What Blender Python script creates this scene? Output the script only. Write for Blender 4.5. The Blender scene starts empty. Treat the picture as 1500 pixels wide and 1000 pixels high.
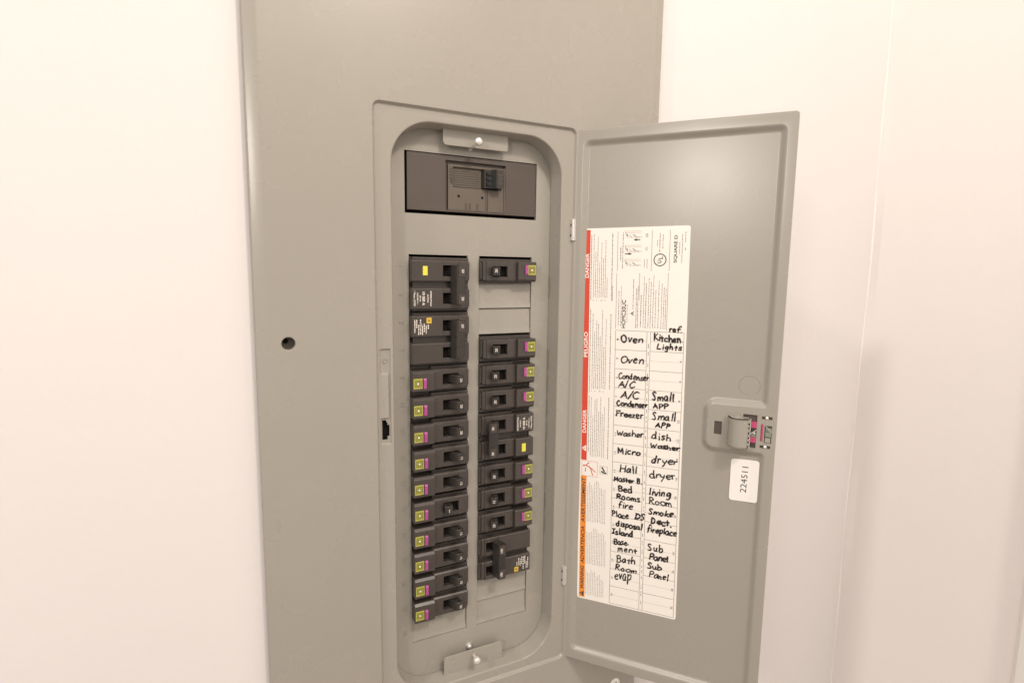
import bpy, bmesh, math, random
from mathutils import Vector, Matrix
from mathutils.geometry import tessellate_polygon
random.seed(7)
S = 0.0254                      # all sizes below are inches; S turns them into metres
scn = bpy.context.scene
COL = scn.collection

# ------------------------------------------------------------------ camera
def cam_basis(yaw, pitch, roll):
    cy, sy, cp, sp = math.cos(yaw), math.sin(yaw), math.cos(pitch), math.sin(pitch)
    f = Vector((sy*cp, cy*cp, sp)); r = Vector((cy, -sy, 0)); u = r.cross(f)
    cr, sr = math.cos(roll), math.sin(roll)
    return cr*r + sr*u, -sr*r + cr*u, f
cd = bpy.data.cameras.new('camera'); cam = bpy.data.objects.new('camera', cd); COL.objects.link(cam)
r_, u_, f_ = cam_basis(0.45240, -0.12430, 0.01330)
mw = Matrix(((r_.x, u_.x, -f_.x, -5.5394*S), (r_.y, u_.y, -f_.y, -19.6548*S), (r_.z, u_.z, -f_.z, -0.5869*S), (0, 0, 0, 1)))
cam.matrix_world = mw
cd.sensor_width = 36; cd.lens = 812.577/1500*36; cd.clip_start = 0.01; cd.clip_end = 100
scn.camera = cam
scn.view_settings.view_transform = 'Standard'; scn.view_settings.look = 'None'
scn.view_settings.exposure = 0.07; scn.view_settings.gamma = 1.0

# ------------------------------------------------------------------ room light: even bounce from pale walls, a ceiling lamp, weaker lamps, an added front fill
wd = bpy.data.worlds.new('World'); scn.world = wd; wd.use_nodes = True
bg = wd.node_tree.nodes['Background']; bg.inputs[0].default_value = (1.0, 0.90, 0.835, 1); bg.inputs[1].default_value = 0.50
def area(name, loc, target, size, power, col):
    l = bpy.data.lights.new(name, 'AREA'); l.shape = 'DISK'; l.size = size*S; l.energy = power; l.color = col
    o = bpy.data.objects.new(name, l); COL.objects.link(o); o.location = Vector(loc)*S
    d = Vector(target) - Vector(loc); o.rotation_euler = d.to_track_quat('-Z', 'Y').to_euler(); return o
area('ceiling_lamp', (9, -43, 40), (3, 0, -4), 7, 9.8, (1.0, 0.88, 0.77))
area('hall_lamp', (-150, -60, 106), (12, -2, -4), 15, 56, (1.0, 0.90, 0.81))
area('room_fill', (2, -84, 72), (4, 0, -4), 80, 24, (1.0, 0.90, 0.80))  # broad fill added to brighten front faces, no actual fixture
area('low_lamp', (-34, -37, 11.5), (9.3, -4.6, 2.7), 7, 3.6, (1.0, 0.92, 0.84))

# ------------------------------------------------------------------ materials
def principled(name, col, rough=.5, metal=0., spec=.5, var=0., vscale=200., bump=0., bscale=800., bdist=0.0002, coat=0., fibre=False):
    m = bpy.data.materials.new(name); m.use_nodes = True; nt = m.node_tree; b = nt.nodes['Principled BSDF']
    b.inputs['Base Color'].default_value = (*col, 1); b.inputs['Roughness'].default_value = rough
    b.inputs['Metallic'].default_value = metal; b.inputs['Specular IOR Level'].default_value = spec
    if coat: b.inputs['Coat Weight'].default_value = coat
    tc = nt.nodes.new('ShaderNodeTexCoord')
    if var:
        n = nt.nodes.new('ShaderNodeTexNoise'); n.inputs['Scale'].default_value = vscale; n.inputs['Detail'].default_value = 5
        nt.links.new(tc.outputs['Object'], n.inputs['Vector'])
        mx = nt.nodes.new('ShaderNodeMix'); mx.data_type = 'RGBA'
        mx.inputs[6].default_value = (*[c*(1-var) for c in col], 1); mx.inputs[7].default_value = (*[min(1, c*(1+var)) for c in col], 1)
        nt.links.new(n.outputs['Fac'], mx.inputs[0]); nt.links.new(mx.outputs[2], b.inputs['Base Color'])
        mr = nt.nodes.new('ShaderNodeMapRange'); mr.inputs[3].default_value = rough*.85; mr.inputs[4].default_value = min(1, rough*1.15)
        nt.links.new(n.outputs['Fac'], mr.inputs[0]); nt.links.new(mr.outputs[0], b.inputs['Roughness'])
    if bump:
        n2 = nt.nodes.new('ShaderNodeTexNoise'); n2.inputs['Scale'].default_value = bscale; n2.inputs['Detail'].default_value = 3
        nt.links.new(tc.outputs['Object'], n2.inputs['Vector'])
        bp = nt.nodes.new('ShaderNodeBump'); bp.inputs['Strength'].default_value = bump; bp.inputs['Distance'].default_value = bdist
        nt.links.new(n2.outputs['Fac'], bp.inputs['Height']); nt.links.new(bp.outputs[0], b.inputs['Normal'])
    return m
STEEL = principled('grey_enamel', (.338, .319, .279), .27, spec=.5, var=.03, vscale=14, bump=.2, bscale=500, bdist=.00008)
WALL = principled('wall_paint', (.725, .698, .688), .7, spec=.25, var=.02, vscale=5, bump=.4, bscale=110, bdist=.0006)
WALL_LIT = principled('side_wall_lit', (.86, .825, .805), .6, spec=.3, var=.02, vscale=4, bump=.4, bscale=110, bdist=.0006)  # paler than the back wall, stronger light put into its colour
PLASTIC = principled('black_plastic', (.056, .047, .041), .30, spec=.6, var=.12, vscale=90, bump=.3, bscale=1800, bdist=.00005)
PLASTIC2 = principled('smooth_black_plastic', (.034, .030, .027), .28, spec=.5, var=.10, vscale=120)
MAINP = principled('brown_black_plastic', (.085, .068, .057), .48, spec=.5, var=.10, vscale=60, bump=.3, bscale=1800, bdist=.00005)
MAINL = principled('paler_black_plastic', (.125, .105, .085), .55, spec=.4, var=.10, vscale=60)  # paler tone of the main breaker plastic
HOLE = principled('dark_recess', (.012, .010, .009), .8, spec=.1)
GLOSS = principled('glossy_black', (.012, .013, .012), .35, spec=.4)
YGREEN = principled('yellow_green_print', (.40, .39, .08), .5, var=.12, vscale=900)
OLIVE = principled('olive_print', (.12, .13, .02), .5)
YELLOW = principled('bright_yellow', (.72, .68, .07), .5)
AMBER = principled('amber_print', (.62, .42, .05), .5)
MAGENTA = principled('magenta_plastic', (.38, .07, .27), .45, var=.1, vscale=700)
PINK = principled('pink_plastic', (.50, .07, .17), .4)
WHITEP = principled('white_print', (.84, .80, .74), .6)
PAPER = principled('label_paper', (.86, .825, .765), .55, spec=.3, var=.015, vscale=40)
PAPER2 = principled('sticker_paper', (.84, .82, .79), .5, spec=.3)
RED = principled('red_print', (.64, .060, .028), .55)
ORANGE = principled('orange_print', (.86, .27, .025), .55)
INK = principled('marker_ink', (.022, .014, .013), .6, var=.3, vscale=300)
PRINT = principled('print_black', (.05, .045, .042), .6)
GREYPRINT = principled('print_grey', (.17, .15, .135), .6)
PALEPRINT = principled('print_pale_grey', (.33, .30, .27), .6)
ZINC = principled('zinc', (.66, .64, .61), .38, metal=.55)
ZINCW = principled('bright_screw', (.85, .82, .78), .38, metal=.6)
GREENGREY = principled('grey_green_plastic', (.22, .25, .20), .4)
FLOOR = principled('bounce_floor', (.46, .40, .34), .6, var=.1, vscale=8)  # pale beige, chosen to bounce light onto the lower walls
TRIM = principled('trim_paint', (.80, .78, .75), .4, spec=.4)

# ------------------------------------------------------------------ mesh builder
class MB:
    def __init__(s): s.v = []; s.f = []; s.m = []; s.mats = []
    def mi(s, mat):
        if mat not in s.mats: s.mats.append(mat)
        return s.mats.index(mat)
    def add(s, vs, fs, mat):
        o = len(s.v); k = s.mi(mat); s.v += [tuple(p) for p in vs]
        for f in fs: s.f.append(tuple(i+o for i in f)); s.m.append(k)
    def box(s, x0, x1, y0, y1, z0, z1, mat, skip=()):
        vs = [(x, y, z) for x in (x0, x1) for y in (y0, y1) for z in (z0, z1)]
        F = dict(x0=(0, 1, 3, 2), x1=(4, 6, 7, 5), y0=(0, 4, 5, 1), y1=(2, 3, 7, 6), z0=(0, 2, 6, 4), z1=(1, 5, 7, 3))
        s.add(vs, [F[k] for k in F if k not in skip], mat)
    def prism(s, pts, axis, a0, a1, mat):
        # pts in the two other axes (order x,y,z with axis removed)
        def P(p, a):
            p = list(p); p.insert(axis, a); return tuple(p)
        n = len(pts); vs = [P(p, a0) for p in pts] + [P(p, a1) for p in pts]
        s.add(vs, [(i, (i+1) % n, (i+1) % n+n, i+n) for i in range(n)] + [tuple(range(n))[::-1], tuple(range(n, 2*n))], mat)
    def rings(s, loops, mat):
        n = len(loops[0]); vs = [p for l in loops for p in l]
        fs = [(k*n+i, k*n+(i+1) % n, (k+1)*n+(i+1) % n, (k+1)*n+i) for k in range(len(loops)-1) for i in range(n)]
        s.add(vs, fs, mat)
    def fill(s, loops2, y, mat, fn=None):
        # planar region in XZ with holes
        L = [[Vector((p[0], p[1], 0)) for p in l] for l in loops2]
        tri = tessellate_polygon(L); flat = [p for l in loops2 for p in l]
        fs = []
        for a, b, c in tri:
            A, B, Cc = flat[a], flat[b], flat[c]
            cr = (B[0]-A[0])*(Cc[1]-A[1]) - (B[1]-A[1])*(Cc[0]-A[0])
            if abs(cr) < 1e-9: continue
            fs.append((a, b, c) if cr > 0 else (a, c, b))
        s.add([(p[0], y, p[1]) for p in flat], fs, mat)
    def lathe(s, o, axis, prof, n, mat):
        # prof: (radius, along); axis 'y' points to -Y, 'z' up
        loops = []
        for r, a in prof:
            l = []
            for i in range(n):
                t = 2*math.pi*i/n
                if axis == 'y': l.append((o[0]+r*math.cos(t), o[1]-a, o[2]+r*math.sin(t)))
                else: l.append((o[0]+r*math.cos(t), o[1]+r*math.sin(t), o[2]+a))
            loops.append(l)
        s.rings(loops, mat)
        s.add(loops[-1], [tuple(range(n))], mat); s.add(loops[0], [tuple(range(n))[::-1]], mat)
    def build(s, name, parent=None, smooth=False, weld=True, loc=None, xf=None):
        me = bpy.data.meshes.new(name)
        vs = s.v if xf is None else [xf(p) for p in s.v]
        me.from_pydata([(x*S, y*S, z*S) for x, y, z in vs], [], s.f)
        for m in s.mats: me.materials.append(m)
        me.polygons.foreach_set('material_index', s.m)
        if weld or smooth:
            bm = bmesh.new(); bm.from_mesh(me)
            
            if weld != 'islands': bmesh.ops.remove_doubles(bm, verts=bm.verts, dist=1e-6)
            bmesh.ops.recalc_face_normals(bm, faces=bm.faces)
            bm.to_mesh(me); bm.free()
        o = bpy.data.objects.new(name, me); COL.objects.link(o)
        if parent: o.parent = parent
        if loc: o.location = Vector(loc)*S
        if smooth:
            me.polygons.foreach_set('use_smooth', [True]*len(me.polygons))
            me.set_sharp_from_angle(angle=math.radians(smooth if smooth is not True else 40))
            w = o.modifiers.new('wn', 'WEIGHTED_NORMAL'); w.weight = 90; w.keep_sharp = True
        return o

def soften(o, w=.012):
    b = o.modifiers.new('bevel', 'BEVEL'); b.width = w*S; b.segments = 2; b.limit_method = 'ANGLE'; b.angle_limit = math.radians(35); b.use_clamp_overlap = True
    o.data.polygons.foreach_set('use_smooth', [True]*len(o.data.polygons)); b.harden_normals = True; return o
def empty(name, loc, rot=(0, 0, 0)):
    o = bpy.data.objects.new(name, None); COL.objects.link(o); o.location = Vector(loc)*S; o.rotation_euler = rot
    o.empty_display_size = .02; return o
def tag(o, label=None, cat=None, group=None, kind=None):
    if label: o['label'] = label
    if cat: o['category'] = cat
    if group: o['group'] = group
    if kind: o['kind'] = kind
    return o

def loop(poly, r, inset=0., n=7):
    """CCW polygon, edges moved inwards by inset, corners filleted (radius list or number); point count does not depend on inset"""
    N = len(poly); rs = r if isinstance(r, (list, tuple)) else [r]*N; E = []
    for i in range(N):
        a = Vector(poly[i]); b = Vector(poly[(i+1) % N]); d = (b-a).normalized(); nn = Vector((-d.y, d.x)); E.append((a+nn*inset, d, nn))
    out = []
    for i in range(N):
        a, d0, n0 = E[i-1]; b, d1, n1 = E[i]
        cr = d0.x*d1.y - d0.y*d1.x
        t = ((b-a).x*d1.y - (b-a).y*d1.x)/cr; c = a + d0*t
        conv = cr > 0; rr = max(.004, rs[i] - inset if conv else rs[i] + inset)
        ang = abs(math.atan2(cr, d0.dot(d1))); tl = rr*math.tan(ang/2)
        p0 = c - d0*tl; sgn = 1 if conv else -1; ctr = p0 + n0*rr*sgn
        v = p0 - ctr
        for k in range(n+1):
            th = ang*k/n*sgn; out.append(((ctr.x + v.x*math.cos(th) - v.y*math.sin(th)), (ctr.y + v.x*math.sin(th) + v.y*math.cos(th))))
    return out
def rect(x0, x1, z0, z1): return [(x0, z0), (x1, z0), (x1, z1), (x0, z1)]
def at(l, y): return [(p[0], y, p[1]) for p in l]
def circ(x, z, r, n=24): return [(x+r*math.cos(2*math.pi*i/n), z+r*math.sin(2*math.pi*i/n)) for i in range(n)]
def scurve(poly, r, d0, d1, y0, y1, steps=6, n=7):
    """press edge from inset d0 (height y0) to inset d1 (height y1) with rounded shoulders"""
    L = []
    for k in range(steps+1):
        t = k/steps; L.append(at(loop(poly, r, d0 + (d1-d0)*t, n), y0 + (y1-y0)*(3*t*t - 2*t**3)))
    return L

# ---- printed text (built-in typeface) as flat triangles
_tc = {}
def text_geo(s, bold=0.):
    key = (s, bold)
    if key in _tc: return _tc[key]
    c = bpy.data.curves.new('t', 'FONT'); c.body = s; c.size = 1; c.offset = bold; c.resolution_u = 3
    o = bpy.data.objects.new('t', c); COL.objects.link(o)
    dg = bpy.context.evaluated_depsgraph_get(); me = bpy.data.meshes.new_from_object(o.evaluated_get(dg))
    vs = [(v.co.x, v.co.y) for v in me.vertices]; fs = [tuple(p.vertices) for p in me.polygons]
    bpy.data.objects.remove(o); bpy.data.curves.remove(c); bpy.data.meshes.remove(me)
    x0 = min((v[0] for v in vs), default=0); x1 = max((v[0] for v in vs), default=1)
    _tc[key] = (vs, fs, x0, x1); return _tc[key]
CAP = .70
def put_text(mb, s, origin, ex, ey, h, mat, length=None, align='L', bold=0., slant=0.):
    vs, fs, x0, x1 = text_geo(s, bold); k = h/CAP; w = (x1-x0); kx = (length/w) if length else k
    off = {'L': 0, 'C': -.5, 'R': -1}[align]*w*kx
    O = Vector(origin); ex = Vector(ex); ey = Vector(ey)
    mb.add([O + ex*((x-x0)*kx + off + slant*y*k) + ey*(y*k) for x, y in vs], fs, mat)

# ------------------------------------------------------------------ setting: wall, side wall
YW = -0.40; XW = 25.72
wall = MB()
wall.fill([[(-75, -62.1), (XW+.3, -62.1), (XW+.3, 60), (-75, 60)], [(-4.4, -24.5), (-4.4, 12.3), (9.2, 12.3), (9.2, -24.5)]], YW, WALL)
for x in (-4.4, 9.2): wall.add([(x, YW, -24.5), (x, YW, 12.3), (x, 4.2, 12.3), (x, 4.2, -24.5)], [(0, 1, 2, 3)], WALL)
for z in (-24.5, 12.3): wall.add([(-4.4, YW, z), (9.2, YW, z), (9.2, 4.2, z), (-4.4, 4.2, z)], [(0, 1, 2, 3)], WALL)
wall.add([(-4.4, 4.2, -24.5), (9.2, 4.2, -24.5), (9.2, 4.2, 12.3), (-4.4, 4.2, 12.3)], [(0, 1, 2, 3)], HOLE)
tag(wall.build('wall'), kind='structure')
sw = MB(); ws = [(.05*math.sin(i*.23) + .04*math.sin(i*.61+1) + random.uniform(-.012, .012)) for i in range(123)]
for i in range(122): sw.add([(XW, -.9, -62+i), (XW, -.9, -61+i), (XW+ws[i+1], YW-.004, -61+i), (XW+ws[i], YW-.004, -62+i)], [(0, 1, 2, 3)], WALL_LIT)
sw.add([(XW, -.9, -62), (XW, -90, -62), (XW, -90, 60), (XW, -.9, 60)], [(0, 1, 2, 3)], WALL_LIT)
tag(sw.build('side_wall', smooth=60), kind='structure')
fl = MB(); fl.add([(-75, YW, -62), (XW, YW, -62), (XW, -150, -62), (-75, -150, -62)], [(0, 1, 2, 3)], FLOOR)  # unseen ground plane, added to shape the light from below
tag(fl.build('unseen_floor'), kind='structure')
# thin wavering caulk line in the corner
ck = MB(); L = []
for i in range(8, 130):
    z = -70 + i; w = .035 + .012*math.sin(i*.9) + .012*random.random(); v = ws[min(122, max(0, i-8))]
    L.append([(XW-w+v, YW-.002, z), (XW-w*.45+v, YW-w*.45, z), (XW+v-.004, YW-w-.004, z)])
for a, b in zip(L, L[1:]): ck.add(a+b, [(0, 1, 4, 3), (1, 2, 5, 4)], WALL_LIT)
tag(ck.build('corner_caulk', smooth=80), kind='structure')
cs = MB()
prof = [(XW-.001, -8.78), (XW-.42, -8.80), (XW-.55, -8.95), (XW-.58, -9.3), (XW-.62, -10.9), (XW-.55, -11.1), (XW-.001, -11.15)]
cs.prism(prof, 2, -70, 60, TRIM)
tag(cs.build('door_casing', smooth=30), 'white painted door trim on the side wall at the far right edge', 'trim')

# ------------------------------------------------------------------ the electrical panel
panel = empty('electrical_panel', (2.38, YW, -25.6))
tag(panel, 'grey steel breaker panel set in the white wall with its door swung open', 'electrical panel')
def loc(o):   # children built in world inches; shift them into the frame of the empty
    o.location = (Vector((0, 0, 0)) - Vector((2.38, YW, -25.6)))*S; return o
FX0, FX1, FZ0, FZ1 = -1.498, 6.22, -16.99, 4.844        # pressed seat of the door
YF, YS = -0.87, -0.75                                    # cover face, seat face
OX0, OX1, OZ0, OZ1 = -0.90, 5.68, -16.57, 4.42          # opening
CX0, CX1, CZ0, CZ1 = -4.80, 9.82, -25.1, 13.0           # face of cover inside its sloping border
c = MB()
border = rect(CX0, CX1, CZ0, CZ1)
# border slopes back to the wall and ends in a tight return edge
prof = [(0, YF), (-.10, YF+.006), (-.40, YF+.09), (-.45, YF+.14), (-.46, YW-.01)]
c.rings([at(loop(border, .02, d, 2), y) for d, y in prof], STEEL)
seat = rect(FX0, FX1, FZ0, FZ1)
hole_c = (-4.29, -2.94)
outer = loop(border, .02, 0, 2)
screws_at = [(-4.29, -19.2), (9.05, -2.94), (9.05, -19.2), (-4.29, 11.9), (9.05, 11.9)]
sh0 = [circ(hole_c[0], hole_c[1], .235)] + [circ(x, z, .235) for x, z in screws_at]
c.fill([outer, loop(seat, .22, -.045, 7)] + sh0, YF, STEEL)
c.rings(scurve(seat, .22, -.045, .045, YF, YS, 6), STEEL)
for x, z in [hole_c] + screws_at:
    c.rings([at(circ(x, z, r), y) for r, y in ((.235, YF), (.215, YF+.02), (.20, YF+.06), (.20, YF+.30))], STEEL)
opening = rect(OX0, OX1, OZ0, OZ1)
# C-shaped pressed pocket left of the opening (door catch)
PX = -1.13
cpoly = [(-1.38, -6.64), (PX+.10, -6.64), (PX+.10, -3.28), (-1.38, -3.28), (-1.38, -4.14), (-1.09, -4.14), (-1.09, -5.72), (-1.38, -5.72)]
cr = [.05, .01, .01, .05, .04, .03, .03, .04]
c.fill([loop(seat, .22, .045, 7), loop(opening, 1.45, -.06, 14), loop(cpoly, cr, -.025, 5)], YS, STEEL)
L0 = scurve(cpoly, cr, -.025, .025, YS, YS+.07, 5, 5); c.rings(L0, STEEL)
slot = [(-1.33, -6.50), (-1.14, -6.50), (-1.14, -6.38), (-1.07, -6.38), (-1.07, -5.97), (-1.14, -5.97), (-1.14, -5.87), (-1.18, -5.87), (-1.18, -5.79), (-1.33, -5.79)]
dim = circ(-1.20, -3.73, .10, 16)
c.fill([loop(cpoly, cr, .025, 5), slot, dim], YS+.07, STEEL)
c.rings([at(circ(-1.20, -3.73, r, 16), YS+.07+y) for r, y in ((.10, 0), (.085, .018), (.07, .02), (.055, -.012), (.0, -.02))], STEEL)
c.rings([at(slot, YS+.07), at(slot, YS+.13)], STEEL)
# rolled lip and wall of the opening
op = 1.45
lip = [(-.06, YS), (-.038, YS+.006), (-.018, YS+.02), (-.005, YS+.045), (.0, YS+.15), (.03, YS+.45), (.05, -.02)]
c.rings([at(loop(opening, op, d, 14), y) for d, y in lip], STEEL)
cover = loc(c.build('cover', panel, smooth=50))
# enclosure behind
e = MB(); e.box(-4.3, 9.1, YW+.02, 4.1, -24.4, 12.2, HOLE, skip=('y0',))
for x0, x1 in ((-1.5, -.86),): e.box(-1.45, -.95, YS+.25, YS+.30, -6.7, -5.7, HOLE)
for x, z in [hole_c] + screws_at: e.box(x-.35, x+.35, YF+.32, YF+.36, z-.35, z+.35, MAINP)
e.lathe((hole_c[0]-.07, YF+.319, hole_c[1]+.06), 'y', [(.085, 0), (.085, .004)], 16, HOLE)
loc(e.build('enclosure', panel))
# cover screws seen through / in their holes
for (x, z) in screws_at:
    s_ = MB(); s_.lathe((x, YF+.04, z), 'y', [(.24, 0), (.27, .03), (.27, .06), (.22, .11), (.12, .135), (.0005, .14)], 24, ZINCW)
    s_.box(x-.016, x+.016, YF-.103, YF-.092, z-.17, z+.17, HOLE)
    loc(s_.build('cover_screw', panel, smooth=35))

# dead front: flat plate with breaker apertures and punched filler plates
XL0, XL1, XR0, XR1 = -0.140, 2.119, 2.583, 4.832
MX0, MX1, MZ0, MZ1 = -0.263, 4.988, 1.447, 3.591
d = MB()
ap = [rect(MX0, MX1, MZ0, MZ1), rect(XL0, XL1, -15, 0), rect(XR0, XR1, -15, 0)]
d.fill([rect(-1.3, 6.1, -17.0, 4.85)] + ap, 0, STEEL)
for a in ap:
    d.rings([at(a, 0), at(a, .14)], STEEL)
df = loc(d.build('dead_front', panel))
def filler(x0, x1, k0):
    z1, z0 = -k0, -k0-1
    m = MB(); x0 += .008; x1 -= .02
    pts = [(.03, z0+.008), (.012, z0+.03), (.016, z0+.07), (.062, z0+.26), (.075, z1-.10), (.085, z1-.03), (.10, z1-.012), (.13, z1-.012), (.13, z0+.008)]
    m.prism(pts, 0, x0, x1, STEEL); loc(m.build('filler_plate', panel, smooth=25))
for k in (1, 2, 13, 14): filler(XR0, XR1, k)
filler(XL0, XL1, 14)
for i in range(15):
    t = MB(); h = .15
    put_text(t, str(2*i+1), (-.50, -.003, -(i+.5)+.10+.0), (0, 0, -1), (1, 0, 0), h, STEEL)
    f0 = list(t.f); n0 = len(t.v)
    # give the digits a little height with side walls
    from collections import Counter
    ec = Counter(); dirs = {}
    for f in f0:
        for a, b in zip(f, f[1:]+f[:1]): ec[frozenset((a, b))] += 1; dirs[frozenset((a, b))] = (a, b)
    base = [(x, .002, z) for x, y, z in t.v]; top = [(x, -.018, z) for x, y, z in t.v]
    t.v = top + base
    for k_, cnt in ec.items():
        if cnt == 1:
            a, b = dirs[k_]; t.f.append((a, b, b+n0, a+n0)); t.m.append(0)
    loc(t.build('embossed_number', panel))

# retaining tabs with acorn bolts, top and bottom of the opening
def tab(z0, z1, up, zs, ys):
    m = MB(); x0, x1 = 1.05, 3.58; y = -.34; rr = .12
    if not up: poly = [(x0, z0), (x1, z0), (x1, z1+.02), (x0, z1+.02)]; rl = [.14, .10, .005, .005]
    else: poly = [(x0, z0-.02), (x1, z0-.02), (x1, z1), (x0, z1)]; rl = [.005, .005, .12, .10]
    a = loop(poly, rl, 0, 5); b = loop(poly, rl, .012, 5)
    m.rings([at(a, y+.05), at(a, y+.008), at(b, y)], STEEL); m.fill([b], y, STEEL); m.fill([a], y+.05, STEEL)
    o = loc(m.build('mounting_tab', panel, smooth=40)); return o
t1 = tab(3.84, 4.46, False, 0, 0); t2 = tab(-16.6, -15.79, True, 0, 0)
def bolt(x, z, ytip, parent, nutz, nr, r=.14):
    m = MB()
    m.lathe((x, -.46, z), 'y', [(.06, 0), (.06, -ytip-.46-.14), (r, -ytip-.46-.16), (r*1.05, -ytip-.46-.07), (r*.86, -ytip-.46-.02), (r*.45, -ytip-.46+.008), (.0005, -ytip-.46+.012)], 18, ZINCW)
    o = m.build('bolt', parent, smooth=40)
    n = MB(); n.lathe((x-.04, 0, nutz), 'y', [(nr*1.4, .0), (nr*1.4, .03), (nr, .04), (nr, .12), (nr*.6, .16), (.0005, .17)], 14, ZINC)
    n.build('nut', parent, smooth=40); return o
bolt(2.24, 3.99, -.82, t1, 3.89, .06); bolt(2.26, -15.94, -.90, t2, -15.80, .095)

# hinges: zinc knuckles on the hinge line
HX, HY = 6.22, -.75
for z0, z1 in ((.66, 1.50), (-13.68, -12.86)):
    m = MB(); m.lathe((HX+.02, HY-.06, z0), 'z', [(.085, 0), (.10, .01), (.10, z1-z0-.01), (.085, z1-z0)], 18, ZINC)
    m.box(HX-.09, HX-.045, HY-.10, HY+.02, z0+.02, z1-.02, ZINC)
    for kz in (.25, .72): m.box(HX-.100, HX-.088, HY-.075, HY-.02, z0+(z1-z0)*kz-.04, z0+(z1-z0)*kz+.04, HOLE)
    loc(m.build('hinge_knuckle', panel, smooth=35))

# ------------------------------------------------------------------ door (local frame: x from hinge to free edge, -y towards the room, z up)
PHI = 0.8533; W = 7.72; DZ0, DZ1 = -16.99, 4.844; G = .012
pan = [(.33, -16.62), (7.42, -16.62), (7.42, -6.88), (5.43, -6.88), (5.43, -5.30), (7.42, -5.30), (7.42, 4.47), (.33, 4.47)]
pr = [.30, .26, .22, .24, .24, .22, .26, .30]
edge = rect(G, W, DZ0, DZ1)
m = MB()
slots = [rect(5.64, 5.90, -6.41, -5.92), rect(6.60, 7.07, -6.77, -5.55), rect(7.22, 7.56, -5.68, -5.57), rect(7.21, 7.55, -6.74, -6.63), rect(7.33, 7.57, -6.54, -5.90), rect(7.21, 7.285, -6.48, -5.85)]
el = loop(edge, .12, .03, 6)
m.rings([at(loop(edge, .12, 0, 6), .09), at(loop(edge, .12, 0, 6), .03), at(loop(edge, .12, .010, 6), .008), at(el, 0)], STEEL)
m.fill([el, loop(pan, pr, 0, 9)] + slots, 0, STEEL)
for s_ in slots: m.rings([at(s_, 0), at(s_, .05)], STEEL)
PD = .13
kn_c = (6.74, -4.55)
kn = circ(kn_c[0], kn_c[1], .372, 40)
m.rings(scurve(pan, pr, 0, .26, 0, PD, 8, 9), STEEL)
m.fill([loop(pan, pr, .26, 9), kn], PD, STEEL)
m.rings([at(circ(kn_c[0], kn_c[1], r, 40), PD+y) for r, y in ((.372, 0), (.362, .012), (.352, .014), (.342, .0))], STEEL)
m.fill([circ(kn_c[0], kn_c[1], .342, 40)], PD, STEEL)
# outer skin of the door
bk = .09
el2 = loop(edge, .12, 0, 6)
m.fill([el2, loop(rect(.25, 7.5, -16.7, 4.55), .26, 0, 9)], bk, STEEL)
m.rings(scurve(rect(.25, 7.5, -16.7, 4.55), .26, 0, .26, bk, bk+.14, 5, 9), STEEL)
m.fill([loop(rect(.25, 7.5, -16.7, 4.55), .26, .26, 9)], bk+.14, STEEL)
door = m.build('door', panel, smooth=50)
door.location = (Vector((HX, HY, 0)) - Vector((2.38, YW, -25.6)))*S; door.rotation_euler = (0, 0, -PHI)

# latch on the door
m = MB(); hood = []
for (x, y) in [(6.10, -.02), (6.12, -.20), (6.20, -.34), (6.34, -.44), (6.55, -.47), (6.74, -.40), (6.80, -.30)]: hood.append((x, y))
inner = [(x+(.05 if x < 6.3 else 0), y+.05) for x, y in hood][::-1]
prof = hood + [(6.80, -.24), (6.72, -.26), (6.55, -.37), (6.36, -.36), (6.24, -.27), (6.16, -.14), (6.14, -.02)]
def wedge(z0, z1, mat):
    m.prism(prof, 2, z0, z1, mat)
wedge(-6.70, -5.66, STEEL)
m.prism(hood + [(6.80, -.02)], 2, -5.70, -5.66, STEEL); m.prism(hood + [(6.80, -.02)], 2, -6.72, -6.68, STEEL)
m.box(6.30, 6.52, -.10, -.02, -5.66, -5.60, STEEL)
m.box(6.02, 6.14, -.03, -.002, -6.45, -5.70, STEEL)
latch = m.build('latch_handle', door, smooth=35)
m = MB()
for i, (z0, z1) in enumerate(((-5.80, -5.70), (-5.95, -5.88), (-6.12, -6.02), (-6.30, -6.22), (-6.46, -6.38), (-6.62, -6.54))):
    m.box(6.76, 6.86, -.33+.01*(i % 2), -.05, z0, z1, STEEL)
m.box(6.84, 6.87, -.30, -.02, -6.72, -5.68, ZINC)
m.prism([(6.86, -6.28), (7.06, -6.10), (7.06, -6.06), (6.86, -6.24)], 1, -.06, -.02, ZINC)
m.box(6.90, 7.05, -.03, .03, -6.35, -6.18, GREENGREY)
m.lathe((7.0, -.035, -6.21), 'y', [(.035, 0), (.03, .02), (.001, .03)], 12, ZINCW)
m.build('latch_mechanism', door, smooth=35)
m = MB(); m.box(5.5, 7.66, .052, .06, -6.85, -5.45, MAINP); m.build('latch_backplate', door)
for z0, z1 in ((-6.02, -5.80), (-6.56, -6.36)):
    m = MB(); m.box(6.87, 7.065, -.03, .04, z0, z1, PINK); m.build('pink_catch', door)
m = MB(); m.box(7.215, 7.28, -.012, .05, -6.47, -5.86, PINK)
for k in range(8): m.box(7.213, 7.25, -.016, -.008, -6.43+k*.07, -6.41+k*.07, HOLE)
m.build('pink_strip', door)
m = MB(); m.box(7.36, 7.55, -.02, .05, -6.30, -6.12, GREENGREY); m.box(7.36, 7.54, .0, .05, -6.52, -6.34, STEEL)
m.prism([(7.34, -5.92), (7.37, -5.90), (7.57, -6.10), (7.57, -6.14), (7.50, -6.12)], 1, -.03, .03, STEEL)
m.box(7.36, 7.56, -.005, .05, -6.10, -5.98, GREENGREY)
m.build('latch_spring', door)
for z in (-5.625, -6.685):
    m = MB(); m.lathe((7.385, -.01, z), 'y', [(.055, -.04), (.055, .0), (.03, .015), (.001, .02)], 12, ZINCW); m.build('rivet', door, smooth=40)

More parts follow.
